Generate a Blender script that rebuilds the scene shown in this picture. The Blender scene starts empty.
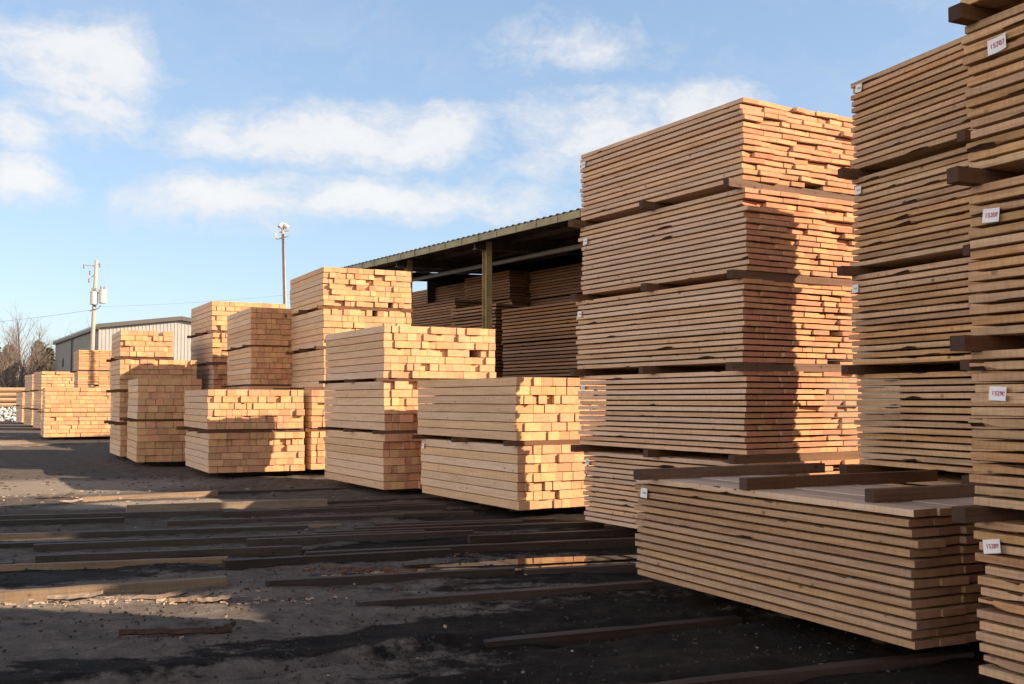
import bpy, math, random
import numpy as np
from mathutils import Vector, Matrix, noise
rnd = random.Random(7)
scn = bpy.context.scene
COL = scn.collection
R = math.radians

# ------------------------------------------------------------------ helpers
class MB:
    """collects faces of ONE mesh"""
    def __init__(s): s.v, s.f, s.m = [], [], []
    def add(s, verts, faces, mat=0):
        o = len(s.v); s.v += [tuple(p) for p in verts]
        s.f += [tuple(i + o for i in q) for q in faces]; s.m += [mat] * len(faces)
    def box(s, x0, x1, y0, y1, z0, z1, mat=0, ch=0.0):
        if ch <= 0:
            v = [(x, y, z) for z in (z0, z1) for y in (y0, y1) for x in (x0, x1)]
            s.add(v, [(0, 2, 3, 1), (4, 5, 7, 6), (0, 1, 5, 4), (2, 6, 7, 3), (0, 4, 6, 2), (1, 3, 7, 5)], mat); return
        c = ch; prof = [(y0 + c, z0), (y1 - c, z0), (y1, z0 + c), (y1, z1 - c), (y1 - c, z1), (y0 + c, z1), (y0, z1 - c), (y0, z0 + c)]
        v = [(x, y, z) for x in (x0, x1) for (y, z) in prof]
        f = [(i, (i + 1) % 8, (i + 1) % 8 + 8, i + 8) for i in range(8)] + [tuple(range(7, -1, -1)), tuple(range(8, 16))]
        s.add(v, f, mat)
    def tube(s, pts, rad, n=8, mat=0, cap=True):
        if not isinstance(rad, (list, tuple)): rad = [rad] * len(pts)
        o = len(s.v); P = [Vector(p) for p in pts]
        for i, p in enumerate(P):
            d = (P[min(i + 1, len(P) - 1)] - P[max(i - 1, 0)]).normalized()
            up = Vector((0, 0, 1)) if abs(d.z) < .9 else Vector((1, 0, 0))
            a = d.cross(up).normalized(); b = d.cross(a)
            for k in range(n):
                t = 2 * math.pi * k / n; q = p + (a * math.cos(t) + b * math.sin(t)) * rad[i]; s.v.append(tuple(q))
        for i in range(len(P) - 1):
            for k in range(n):
                s.f.append((o + i * n + k, o + i * n + (k + 1) % n, o + (i + 1) * n + (k + 1) % n, o + (i + 1) * n + k)); s.m.append(mat)
        if cap:
            s.f.append(tuple(o + k for k in range(n - 1, -1, -1))); s.m.append(mat)
            e = o + (len(P) - 1) * n; s.f.append(tuple(e + k for k in range(n))); s.m.append(mat)
    def mesh(s, name, mats, smooth=False):
        me = bpy.data.meshes.new(name); me.from_pydata(s.v, [], s.f)
        for m in mats: me.materials.append(m)
        me.polygons.foreach_set('material_index', s.m)
        if smooth: me.polygons.foreach_set('use_smooth', [True] * len(s.f))
        me.update(); return me
    def build(s, name, mats, parent=None, loc=None, rz=0.0, smooth=False):
        if not isinstance(mats, (list, tuple)): mats = [mats]
        return link(name, s.mesh(name, mats, smooth), parent, loc, rz)

def link(name, me, parent=None, loc=None, rz=0.0):
    o = bpy.data.objects.new(name, me); COL.objects.link(o)
    if parent: o.parent = parent
    if loc is not None: o.location = loc
    if rz: o.rotation_euler.z = rz
    return o

def tag(o, label=None, cat=None, group=None, kind=None):
    if label: o['label'] = label
    if cat: o['category'] = cat
    if group: o['group'] = group
    if kind: o['kind'] = kind
    return o

def thing(name, label, cat, loc, rz=0.0, group=None):
    return tag(link(name, None, None, loc, rz), label, cat, group)

# ------------------------------------------------------------------ materials
def newmat(name):
    m = bpy.data.materials.new(name); m.use_nodes = True
    nt = m.node_tree; nt.nodes.clear()
    out = nt.nodes.new('ShaderNodeOutputMaterial'); b = nt.nodes.new('ShaderNodeBsdfPrincipled')
    nt.links.new(b.outputs[0], out.inputs[0]); return m, nt, b

class NT:
    def __init__(s, nt): s.nt = nt
    def n(s, typ, **kw):
        nd = s.nt.nodes.new('ShaderNode' + typ)
        for k, v in kw.items():
            if k.startswith('_'): setattr(nd, k[1:], v)
            else:
                i = nd.inputs[int(k[1:])] if k[0] == 'i' and k[1:].isdigit() else nd.inputs[k.replace('__', ' ')]
                if hasattr(v, 'is_linked') or isinstance(v, bpy.types.NodeSocket): s.nt.links.new(v, i)
                else: i.default_value = v
        return nd
    def math(s, op, a, b=None, c=None, clamp=False):
        nd = s.nt.nodes.new('ShaderNodeMath'); nd.operation = op; nd.use_clamp = clamp
        for k, v in enumerate((a, b, c)):
            if v is None: continue
            if isinstance(v, bpy.types.NodeSocket): s.nt.links.new(v, nd.inputs[k])
            else: nd.inputs[k].default_value = v
        return nd.outputs[0]
    def ramp(s, fac, stops, interp='LINEAR'):
        nd = s.nt.nodes.new('ShaderNodeValToRGB'); cr = nd.color_ramp; cr.interpolation = interp
        while len(cr.elements) < len(stops): cr.elements.new(.5)
        for e, (p, c) in zip(cr.elements, stops):
            e.position = p; e.color = tuple(c) + (1,) if len(c) == 3 else c
        s.nt.links.new(fac, nd.inputs[0]); return nd.outputs[0]
    def mix(s, fac, a, b, blend='MIX'):
        nd = s.nt.nodes.new('ShaderNodeMix'); nd.data_type = 'RGBA'; nd.blend_type = blend
        for i, v in ((0, fac), (6, a), (7, b)):
            if isinstance(v, bpy.types.NodeSocket): s.nt.links.new(v, nd.inputs[i])
            else: nd.inputs[i].default_value = (tuple(v) + (1,)) if isinstance(v, tuple) and len(v) == 3 else v
        return nd.outputs[2]
    def maprange(s, v, a, b, c=0.0, d=1.0, smooth=False):
        nd = s.nt.nodes.new('ShaderNodeMapRange'); nd.clamp = True
        if smooth: nd.interpolation_type = 'SMOOTHSTEP'
        s.nt.links.new(v, nd.inputs[0])
        for i, x in enumerate((a, b, c, d)): nd.inputs[i + 1].default_value = x
        return nd.outputs[0]

def lin(r, g, b): return (r, g, b)

def wood(name, base, dark, rough=.72, knot=1.0, stain=.25, vary=.16, hue=.004):
    """sawn softwood: grain along the board, knots, per-board tint"""
    m, nt, b = newmat(name); N = NT(nt)
    tc = N.n('TexCoord'); oi = N.n('ObjectInfo')
    off = N.n('VectorMath', _operation='SCALE', i0=(7.3, 3.1, 5.7)); nt.links.new(N.math('MULTIPLY', oi.outputs['Random'], 37.0), off.inputs['Scale'])
    co = N.n('VectorMath', _operation='ADD', i0=tc.outputs['Object'], i1=off.outputs[0]).outputs[0]
    g1 = N.n('Mapping', Vector=co, Scale=(1.1, 26, 26)).outputs[0]
    n1 = N.n('TexNoise', Vector=g1, Scale=1.6, Detail=6, Roughness=.62, Distortion=.6).outputs[0]
    g2 = N.n('Mapping', Vector=co, Scale=(.8, 4, 5)).outputs[0]
    n2 = N.n('TexNoise', Vector=g2, Scale=1.2, Detail=4, Roughness=.6).outputs[0]
    mid = tuple(.55 * x + .45 * y for x, y in zip(base, dark))
    c = N.ramp(n1, [(.34, mid), (.52, base), (.72, tuple(min(1, x * 1.12) for x in base))])
    st = N.maprange(n2, .49, .70)
    c = N.mix(N.math('MULTIPLY', st, stain), c, dark)
    # knots
    gk = N.n('Mapping', Vector=co, Scale=(6.5, 9, 9)).outputs[0]
    vk = N.n('TexVoronoi', Vector=gk, Scale=1.0, Randomness=1.0).outputs['Distance']
    kn = N.math('MULTIPLY', N.math('MULTIPLY', N.maprange(N.math('ADD', vk, N.math('MULTIPLY', n2, .16)), .27, .15, smooth=True), knot), N.maprange(N.n('TexNoise', Vector=co, Scale=2.6, Detail=1).outputs[0], .42, .62))
    c = N.mix(N.math('MULTIPLY', kn, .85), c, tuple(x * .5 for x in dark))
    # saw marks / dirt
    gs = N.n('Mapping', Vector=co, Scale=(60, 6, 6)).outputs[0]
    ns = N.n('TexNoise', Vector=gs, Scale=1.0, Detail=2).outputs[0]
    c = N.mix(N.math('MULTIPLY', N.maprange(ns, .42, .68), .24), c, dark)
    hs = N.n('HueSaturation', Color=c)
    nt.links.new(N.maprange(oi.outputs['Random'], 0, 1, .5 - hue, .5 + hue), hs.inputs['Hue'])
    r2 = N.math('FRACT', N.math('MULTIPLY', oi.outputs['Random'], 17.31))
    nt.links.new(N.maprange(r2, 0, 1, 1 - vary, 1 + vary), hs.inputs['Value'])
    r3 = N.math('FRACT', N.math('MULTIPLY', oi.outputs['Random'], 53.7))
    nt.links.new(N.maprange(r3, 0, 1, .86, 1.12), hs.inputs['Saturation'])
    nt.links.new(hs.outputs[0], b.inputs['Base Color'])
    b.inputs['Roughness'].default_value = rough; b.inputs['Specular IOR Level'].default_value = .25
    bp = N.n('Bump', Strength=.5, Distance=.004, Height=N.math('ADD', n1, N.math('MULTIPLY', ns, .4)))
    nt.links.new(bp.outputs[0], b.inputs['Normal'])
    return m

def endgrain(name, base, dark, vary=.2, hue=.006):
    m, nt, b = newmat(name); N = NT(nt)
    tc = N.n('TexCoord'); oi = N.n('ObjectInfo')
    rv = N.n('CombineXYZ', X=0.0)
    nt.links.new(N.maprange(oi.outputs['Random'], 0, 1, -.18, .18), rv.inputs[1])
    nt.links.new(N.maprange(N.math('FRACT', N.math('MULTIPLY', oi.outputs['Random'], 9.7)), 0, 1, -.15, .15), rv.inputs[2])
    co = N.n('VectorMath', _operation='ADD', i0=tc.outputs['Object'], i1=rv.outputs[0]).outputs[0]
    mp = N.n('Mapping', Vector=co, Scale=(.05, 1, 1)).outputs[0]
    w = N.n('TexWave', _wave_type='RINGS', _rings_direction='X', Vector=mp, Scale=26.0, Distortion=2.2, Detail=2).outputs['Color']
    nz = N.n('TexNoise', Vector=co, Scale=14.0, Detail=5, Roughness=.65).outputs[0]
    c = N.mix(N.math('MULTIPLY', w, .45), base, dark)
    c = N.mix(N.math('MULTIPLY', N.maprange(nz, .46, .70), .55), c, dark)
    hs = N.n('HueSaturation', Color=c)
    nt.links.new(N.maprange(N.math('FRACT', N.math('MULTIPLY', oi.outputs['Random'], 5.3)), 0, 1, .5 - hue, .5 + hue), hs.inputs['Hue'])
    nt.links.new(N.maprange(N.math('FRACT', N.math('MULTIPLY', oi.outputs['Random'], 23.3)), 0, 1, 1 - vary, 1 + vary), hs.inputs['Value'])
    nt.links.new(hs.outputs[0], b.inputs['Base Color'])
    b.inputs['Roughness'].default_value = .85; b.inputs['Specular IOR Level'].default_value = .15
    bp = N.n('Bump', Strength=.5, Distance=.004, Height=nz); nt.links.new(bp.outputs[0], b.inputs['Normal'])
    return m

def plain(name, col, rough=.6, metal=0.0, nscale=6.0, amt=.25, bump=0.0, spec=.4, stretch=(1, 1, 1)):
    m, nt, b = newmat(name); N = NT(nt)
    tc = N.n('TexCoord'); mp = N.n('Mapping', Vector=tc.outputs['Object'], Scale=stretch).outputs[0]
    nz = N.n('TexNoise', Vector=mp, Scale=nscale, Detail=5, Roughness=.6).outputs[0]
    c = N.ramp(nz, [(.3, tuple(x * (1 - amt) for x in col)), (.7, tuple(min(1, x * (1 + amt)) for x in col))])
    nt.links.new(c, b.inputs['Base Color']); b.inputs['Roughness'].default_value = rough
    b.inputs['Metallic'].default_value = metal; b.inputs['Specular IOR Level'].default_value = spec
    if bump:
        bp = N.n('Bump', Strength=.6, Distance=bump, Height=nz); nt.links.new(bp.outputs[0], b.inputs['Normal'])
    return m

BARK = plain('bark', (.05, .024, .014), .9, nscale=30, amt=.5, bump=.01)
W = {
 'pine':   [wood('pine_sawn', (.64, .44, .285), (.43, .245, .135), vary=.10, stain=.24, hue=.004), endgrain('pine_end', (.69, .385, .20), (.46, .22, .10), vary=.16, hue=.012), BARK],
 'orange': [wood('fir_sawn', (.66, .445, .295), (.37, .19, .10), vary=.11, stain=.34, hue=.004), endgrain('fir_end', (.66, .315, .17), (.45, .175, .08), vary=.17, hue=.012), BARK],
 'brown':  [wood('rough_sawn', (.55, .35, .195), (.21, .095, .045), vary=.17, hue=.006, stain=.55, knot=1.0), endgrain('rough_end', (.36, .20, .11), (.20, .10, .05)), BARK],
 'low':    [wood('low_sawn', (.455, .29, .17), (.21, .10, .05), vary=.11, hue=.005, stain=.42), endgrain('low_end', (.34, .185, .11), (.19, .095, .055)), BARK],  # base darkened to carry the shade of the surrounding stacks
 'greytop':[wood('sky_sheen_top', (.62, .475, .355), (.36, .235, .16), vary=.17, stain=.5), endgrain('top_course_end', (.36, .2, .12), (.2, .1, .055)), BARK],  # paler top course: sky sheen on the boards put into their colour
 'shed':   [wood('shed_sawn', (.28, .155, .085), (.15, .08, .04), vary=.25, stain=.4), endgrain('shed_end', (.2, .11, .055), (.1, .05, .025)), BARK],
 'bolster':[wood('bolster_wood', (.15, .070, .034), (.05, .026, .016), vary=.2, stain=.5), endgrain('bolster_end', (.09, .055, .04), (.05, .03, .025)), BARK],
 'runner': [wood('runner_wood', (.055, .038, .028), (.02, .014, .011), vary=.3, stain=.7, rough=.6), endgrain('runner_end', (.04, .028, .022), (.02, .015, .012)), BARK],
 'palerun':[wood('pale_runner_wood', (.24, .16, .10), (.10, .062, .04), vary=.15, stain=.55), endgrain('pale_runner_end', (.3, .2, .12), (.14, .09, .05)), BARK],
}
PAPER = plain('tag_paper', (.78, .78, .80), .6, nscale=20, amt=.06)
INK = plain('red_ink', (.45, .03, .04), .6, amt=.1)
GREYINK = plain('faded_ink', (.42, .36, .36), .6, amt=.2)

# ------------------------------------------------------------------ boards
_cache = {}
def board_mesh(L, w, t, style, wane, var, nm='board', flip=False):
    key = (round(L, 2), round(w, 3), round(t, 3), style, wane, var, nm)
    if key in _cache: return _cache[key]
    r = random.Random(hash((round(L * 100), round(w * 1000), round(t * 1000), int(wane * 100), var)) & 0xffff)
    ns = 34 if wane > .05 else 6
    mb = MB(); bow = r.uniform(-.0012, .0012); wob = r.uniform(-.003, .003)
    skew0, skew1 = r.uniform(-.01, .01), r.uniform(-.01, .01)
    s1, s2 = r.uniform(0, 50), r.uniform(0, 50)
    rings = []
    for i in range(ns + 1):
        u = i / ns; x = -L / 2 + L * u
        z = bow * math.sin(math.pi * u) if ns else 0; y = wob * math.sin(2.2 * math.pi * u + s1)
        cb = ct = .003
        if wane > .05:
            cb += max(0, noise.noise(Vector((u * L * 2.6 + s1, 3.1, 0))) + .45 * noise.noise(Vector((u * L * 7 + s1, 1.1, 0))) + wane - .55) * .062
            ct += max(0, noise.noise(Vector((u * L * 2.2 + s2, 9.7, 0))) + .4 * noise.noise(Vector((u * L * 6 + s2, 5.1, 0))) + wane - .68) * .05
            j = .0035 * noise.noise(Vector((u * L * 5, s1, s2))); cb = min(max(.002, cb + j), t * .62); ct = min(max(.002, ct + j), t * .36)
        sk = 0
        pr = [(-w / 2, 0), (w / 2 - cb, 0), (w / 2, cb * .85), (w / 2, t - ct * .85), (w / 2 - ct, t), (-w / 2, t)]
        for (py, pz) in pr:
            sk = (skew0 if i == 0 else skew1 if i == ns else 0) * (py / max(w, .01) * 2)
            mb.v.append((x + sk, py + y, pz + z))
        rings.append((cb, ct))
    for i in range(ns):
        for k in range(6):
            a = i * 6 + k; b2 = i * 6 + (k + 1) % 6
            mb.f.append((a, b2, b2 + 6, a + 6))
            big = max(rings[i]) > .007
            mb.m.append(2 if (big and ((k == 1 and rings[i][0] > .007) or (k == 3 and rings[i][1] > .007))) else 0)
    mb.f.append(tuple(range(5, -1, -1))); mb.m.append(1)
    o = ns * 6; mb.f.append(tuple(range(o, o + 6))); mb.m.append(1)
    me = mb.mesh(nm, W[style]); _cache[key] = me
    return me

def number_mesh(txt, size):
    cu = bpy.data.curves.new('number_print', 'FONT'); cu.body = txt; cu.size = size; cu.align_x = 'CENTER'; cu.align_y = 'CENTER'; cu.extrude = .0004
    cu.offset = 0
    o = bpy.data.objects.new('tmp', cu); COL.objects.link(o)
    dg = bpy.context.evaluated_depsgraph_get(); dg.update()
    me = bpy.data.meshes.new_from_object(o.evaluated_get(dg)); bpy.data.objects.remove(o); bpy.data.curves.remove(cu)
    me.materials.clear(); me.materials.append(INK); me.name = 'number_print'
    return me

def paper_tag(parent, x, z, y, w, h, tilt, txt=None, curl=.0):
    """white tag stapled on the side face; local +y is outwards"""
    mb = MB(); n = 6
    for i in range(n + 1):
        u = i / n - .5
        for j in range(2):
            v = j - .5; yy = y + .006 + curl * (u * u) * 4 * .02 + (.006 if j == 0 else 0)
            a, c = u * w, v * h
            mb.v.append((x + a * math.cos(tilt) - c * math.sin(tilt), yy, z + a * math.sin(tilt) + c * math.cos(tilt)))
    m2 = len(mb.v)
    mb.v += [(p[0], p[1] - .0012, p[2]) for p in mb.v[:]]
    for i in range(n):
        a = 2 * i; mb.f.append((a, a + 1, a + 3, a + 2)); mb.f.append((a + m2, a + m2 + 2, a + m2 + 3, a + m2 + 1)); mb.m += [0, 0]
    t = mb.build('paper_tag', PAPER, parent)
    if txt:
        me = number_mesh(txt, h * .46)
        o = link('number_print', me, t, (x, y + .0125 + curl * .003, z))
        # text x -> local -x (read from outside), text y -> z
        o.matrix_basis = Matrix.Translation((x - .0 * w, y + .0145, z)) @ Matrix.Rotation(tilt, 4, 'Y').inverted() @ Matrix(((-1, 0, 0, 0), (0, 0, 1, 0), (0, 1, 0, 0), (0, 0, 0, 1)))
    else:
        b2 = MB(); b2.box(x - w * .3, x + w * .3, y + .0125, y + .0135, z - h * .08, z + h * .12); b2.build('number_print', GREYINK, t)
    return t

def partition(total, choices, r, mx):
    while True:
        out = []; s = 0
        while s < total - min(choices) * .6:
            c = r.choice(choices); out.append(c); s += c
        if len(out) <= mx:
            k = total / s
            if .85 < k < 1.15: return [c * k for c in out]

def make_pack(label, x, y, z, yaw, L, Wd, n, t, gap, style, r, mode='boards', cols=None, choices=None, wane=0.0, tagspec=None, rough=1.0, group=None, stick=0, extra=None, missing=.012, top=None):
    """a pack: board children; local x = far end, local +y = face towards the yard. Returns (empty, height)"""
    th = R(yaw + 90)
    e = thing('lumber_pack', label, 'lumber pack', (x, y, z), th, group)
    step = t + gap
    for i in range(n):
        zz = i * step; rx = r.gauss(0, .006) * rough; ry = r.gauss(0, .004)
        if mode == 'layers': ws = [Wd]
        elif choices: ws = partition(Wd, choices, r, int(98 / n))
        else: ws = [Wd / cols] * cols
        yy = Wd / 2
        for j, w in enumerate(ws):
            yc = yy - w / 2; yy -= w
            side = (j == 0)
            if not side and 0 < i < n - 1 and r.random() < missing: continue
            if choices and not side and r.random() < missing: continue
            dx = r.gauss(0, .0045 * rough)
            q = r.random()
            if q < .04: dx += r.uniform(.015, .045) * rough
            elif q < .085: dx -= r.uniform(.01, .03) * rough
            dl = r.choice((0, 0, -.02, .02, -.04))
            wn = wane if side else 0.0
            wq = max(.05, round((w - .006) / .006) * .006)
            if wq > w - .001: wq -= .006
            me = board_mesh(L + dl, wq, t - (.003 if gap == 0 else 0), (top if (top and i == n - 1) else style), wn, r.randrange(14 if side and wn > 0 else 4))
            o = link('board', me, e, (dx + rx, yc + ry + (r.uniform(-.008, .004) if side else r.uniform(-.001, .001)), zz + (r.uniform(0, .007) if top and i == n - 1 else r.uniform(0, .0015))))
            if not (side and wn > 0) and r.random() < .5: o.rotation_euler.x = 0
        if stick and i < n - 1:
            for k in range(stick):
                xs = (-.5 + (k + .5) / stick) * L * .96
                o = link('sticker', board_mesh(Wd - .06, .04, gap - .001, 'bolster', 0, 0, 'sticker'), e, (xs, -.01, zz + t + .0012), R(90))
    if extra: extra(e, n * step - gap)
    if tagspec:
        tx, tz, tw, thh, tilt, txt = tagspec
        paper_tag(e, L / 2 - tx, tz, Wd / 2, tw, thh, tilt, txt, curl=.5)
    return e, n * step - gap

ORD = {1: ['single'], 2: ['upper', 'bottom'], 3: ['topmost', 'middle', 'bottom'], 4: ['topmost', 'second from top', 'third from top', 'bottom'],
       5: ['topmost', 'second from top', 'middle', 'second from bottom', 'bottom'], 6: ['topmost', 'second from top', 'third from top', 'third from bottom', 'second from bottom', 'bottom']}

BOLSTER_TXT = ['near end', 'middle', 'far end']
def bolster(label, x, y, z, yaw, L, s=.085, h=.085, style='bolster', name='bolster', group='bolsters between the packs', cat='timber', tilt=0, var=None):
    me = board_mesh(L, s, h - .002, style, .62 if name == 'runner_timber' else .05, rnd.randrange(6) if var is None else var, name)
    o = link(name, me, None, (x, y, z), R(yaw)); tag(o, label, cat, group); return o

def stack(desc, corner, which, yaw, L, Wd, packs, base=.12, bol=.085, seed=1, group=None, prot=.16, short=None, nb=3, bearers=True, over=.1, bshow=None):
    """packs listed from the top down, each a dict; corner: ground position of the near ('near') or far ('far') yard-side corner"""
    r = random.Random(seed); yr = R(yaw)
    a = Vector((-math.sin(yr), math.cos(yr))); ev = Vector((math.cos(yr), math.sin(yr)))
    K = Vector(corner)
    if which == 'far': K = K - a * L
    z = base; N = len(packs)
    C0 = K + a * L / 2 + ev * Wd / 2
    if bearers:
        for k in range(nb):
            p = C0 + a * ((k + .5) / nb - .5) * L * .9 - ev * .02
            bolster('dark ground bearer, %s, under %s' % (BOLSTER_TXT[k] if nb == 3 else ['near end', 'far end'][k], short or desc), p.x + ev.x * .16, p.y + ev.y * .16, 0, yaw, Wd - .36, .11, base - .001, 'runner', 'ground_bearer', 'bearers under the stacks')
    tops = []
    for i, pk in enumerate(reversed(packs)):
        idx = N - 1 - i
        W2 = pk.get('W', Wd); L2 = pk.get('L', L); dx, dy = pk.get('shift', (0, 0))
        jit = pk.get('jit', 1.0)
        c = K + a * (L2 / 2 + dx + r.uniform(-.025, .025) * jit) + ev * (W2 / 2 + dy + r.uniform(-.025, .025) * jit)
        lab = '%s pack of %s' % (ORD[N][idx], desc) if N > 1 else desc
        if pk.get('label'): lab = pk['label']
        kw = {k: v for k, v in pk.items() if k in ('n', 't', 'gap', 'style', 'mode', 'cols', 'choices', 'wane', 'tagspec', 'rough', 'stick', 'extra', 'missing', 'top')}
        e, h = make_pack(lab, c.x, c.y, z, yaw + r.uniform(-.7, .7) * jit, L2, W2, r=r, group=group, **kw)
        z += h; tops.append(z)
        if i < N - 1:
            bh = pk.get('bol', bol)
            nxt = packs[idx - 1]; dxn, dyn = nxt.get('shift', (0, 0)); W3 = nxt.get('W', Wd)
            for k in range(nb):
                u = ((k + .5) / nb - .5) * 2
                pr = prot * r.uniform(.7, 1.2)
                lo = min(0, 0) - pr; hi = min(W2, W3 + dyn) + .02
                p = K + a * (L / 2 + u * (L / 2 - .06) / (1 - 1 / nb) + dx) + ev * ((lo + hi) / 2 + min(dy, dyn))
                bolster('bolster under %s pack, %s, %s' % (ORD[N][idx - 1], BOLSTER_TXT[k] if nb == 3 else ['near end', 'far end'][k], short or desc), p.x, p.y, z, yaw, hi - lo, .09, bh)
            z += bh
    return dict(K=K, a=a, e=ev, top=z)

# ------------------------------------------------------------------ board towers
B14 = dict(n=14, t=.0445, gap=.0152, stick=3)
def P(d, **k): q = dict(d); q.update(k); return q
GT = 'packs stacked in the board towers'
# the tall orange tower
o14 = P(B14, t=.0445, gap=.0170, style='orange', choices=[.15, .2, .25, .3], rough=1.2, wane=.14, missing=.006)
tg = lambda tx, tz: (tx, tz, .085, .075, rnd.uniform(-.08, .08), None)
stack('the tall orange board tower whose end is split by shadow', (2.355, 10.65), 'near', 30.4, 2.97, 1.68,
      [P(o14, n=14, tagspec=tg(.10, .70)), P(o14, tagspec=tg(.12, .66), shift=(.02, .0)), P(o14, tagspec=tg(.10, .68), shift=(.0, -.02)), P(o14, tagspec=tg(.12, .70), shift=(.01, -.02)), P(o14, wane=.24, tagspec=tg(.10, .72), shift=(-.02, .02))],
      seed=3, group=GT, short='orange board tower', bol=.087)
# the shaded tower beside it
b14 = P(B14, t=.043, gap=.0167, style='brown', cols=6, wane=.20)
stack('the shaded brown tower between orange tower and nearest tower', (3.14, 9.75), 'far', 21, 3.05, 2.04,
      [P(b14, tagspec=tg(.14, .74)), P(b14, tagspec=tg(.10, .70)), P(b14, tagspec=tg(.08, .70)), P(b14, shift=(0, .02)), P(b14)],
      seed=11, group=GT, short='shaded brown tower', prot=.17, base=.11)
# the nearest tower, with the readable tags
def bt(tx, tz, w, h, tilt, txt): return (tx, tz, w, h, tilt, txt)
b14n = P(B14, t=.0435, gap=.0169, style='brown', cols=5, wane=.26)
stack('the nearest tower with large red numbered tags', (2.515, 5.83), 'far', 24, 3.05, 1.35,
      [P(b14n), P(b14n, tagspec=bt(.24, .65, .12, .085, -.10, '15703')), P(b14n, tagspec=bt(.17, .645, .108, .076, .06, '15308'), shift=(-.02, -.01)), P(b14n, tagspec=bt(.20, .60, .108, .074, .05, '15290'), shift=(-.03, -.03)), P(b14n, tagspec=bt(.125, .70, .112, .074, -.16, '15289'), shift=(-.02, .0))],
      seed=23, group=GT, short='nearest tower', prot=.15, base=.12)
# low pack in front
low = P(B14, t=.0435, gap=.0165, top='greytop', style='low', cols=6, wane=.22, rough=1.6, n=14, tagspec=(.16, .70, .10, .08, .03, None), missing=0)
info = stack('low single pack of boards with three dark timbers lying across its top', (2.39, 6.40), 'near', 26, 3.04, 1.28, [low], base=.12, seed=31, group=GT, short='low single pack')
def on_low(s, yaw, off, L, lab):
    p = info['K'] + info['a'] * s + info['e'] * (off + L / 2)
    o = bolster(lab, p.x, p.y, info['top'] + .002, yaw, L, .095, .088, group='timbers lying on the low pack')
on_low(.42, 27, .08, 1.05, 'short dark timber lying across the low pack nearest its end')
on_low(1.55, 27, -.04, 1.95, 'brown timber lying across the middle of the low pack')
on_low(2.72, 27, -.20, 2.0, 'brown timber lying across the low pack at its far end')

# ------------------------------------------------------------------ timber stacks
CH = [.13, .13, .18, .25]
beam = dict(style='pine', t=.116, gap=0.010, n=7, choices=CH, rough=1.9, missing=.004, stick=3)
beam6 = P(beam, n=6, t=.118)
GS = 'packs stacked in the square timber stacks'
stack('the sunlit two-pack timber stack beside the orange board tower', (.03, 14.6), 'near', 29.5, 3.2, 1.95,
      [P(beam, tagspec=None), P(beam, shift=(-.08, .03), tagspec=(.12, .76, .09, .08, 0, None))], base=.10, bol=.07, seed=41, group=GS, short='two-pack stack beside orange tower')
stack('the timber stack standing right of the dim two-pack stack before the shed', (-2.155, 17.85), 'near', 29, 3.05, 1.95,
      [P(beam, W=2.12, n=7, t=.118, shift=(-.02, .0), label='wide topmost timber pack overhanging its shaded stack below the shed post'), P(beam6, t=.130, label='middle timber pack with lit top rows under the wide overhanging pack'), P(beam6, n=7, t=.124, label='bottom shaded timber pack under the wide overhanging pack')], base=.10, bol=.058, seed=43, group=GS, short='three-pack stack before shed')
stack('the tall timber stack standing before the open shed', (-4.12, 23.1), 'near', 26, 2.9, 2.05,
      [P(beam, t=.112), P(beam6, t=.128), P(beam6, t=.128), P(beam6, t=.128, shift=(0, -.24), W=2.2), P(beam6, t=.128, shift=(0, -.24), W=2.2)], base=.10, bol=.075, seed=47, group=GS, short='tall stack before shed')
stack('the shadow-crossed two-pack timber stack standing alone in front', (-6.25, 21.8), 'near', 26, 3.0, 2.0,
      [P(beam, n=6, t=.128), P(beam, n=6, t=.128, shift=(.02, .02))], base=.10, bol=.08, seed=53, group=GS, short='shadow-crossed two-pack stack')
stack('the four-pack timber stack beside the tall stack', (-6.22, 25.2), 'near', 26, 2.95, 1.9,
      [P(beam, n=7, t=.119), P(beam, n=7, t=.119), P(beam, n=7, t=.119, mode='layers', choices=None), P(beam, n=7, t=.119, mode='layers', choices=None)], base=.10, bol=.045, seed=59, group=GS, short='four-pack stack')
stack('the far five-pack timber stack below the light pole', (-8.2, 29.0), 'near', 28, 2.95, 2.05,
      [P(beam6, t=.125), P(beam6, t=.125), P(beam6, t=.125), P(beam6, mode='layers', choices=None), P(beam6, mode='layers', choices=None)], base=.10, bol=.075, seed=61, group=GS, short='far five-pack stack')
stack('the timber stack in front of the metal building gable', (-10.46, 28.3), 'near', 26, 2.5, 2.0,
      [P(beam6, n=5, t=.132, W=1.36), P(beam6, n=6, t=.125), P(beam6, n=6, t=.125), P(beam6, n=6, t=.13)], base=.10, bol=.08, seed=67, group=GS, short='stack before gable')
big = dict(style='pine', t=.153, gap=.012, n=6, choices=[.2, .24, .24], rough=1.3, missing=0.0)
stack('the two-pack shaded stack of thick timbers', (-9.02, 25.6), 'near', 26, 2.35, 1.5,
      [big, big], base=.10, bol=.06, seed=71, group=GS, short='thick shaded stack')
bfar = dict(style='pine', t=.150, gap=.015, n=6, choices=[.22, .26, .3], rough=1.5, missing=0)
stack('the low sunlit stack far down the yard', (-18.9, 42.9), 'near', 26, 3.0, 2.9,
      [bfar, P(bfar, missing=.004)], base=.10, bol=.05, seed=73, group=GS, short='low sunlit far stack', nb=2)
thin = dict(style='pine', n=12, t=.058, gap=.016, cols=6, rough=1.4)
stack('the board stack rising behind the low sunlit far stack', (-19.3, 47.2), 'near', 26, 3.0, 2.6,
      [thin, thin, P(thin, mode='layers', cols=None), P(thin, mode='layers', cols=None)], base=.10, bol=.08, seed=79, group=GS, short='far board stack', nb=2)
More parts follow.
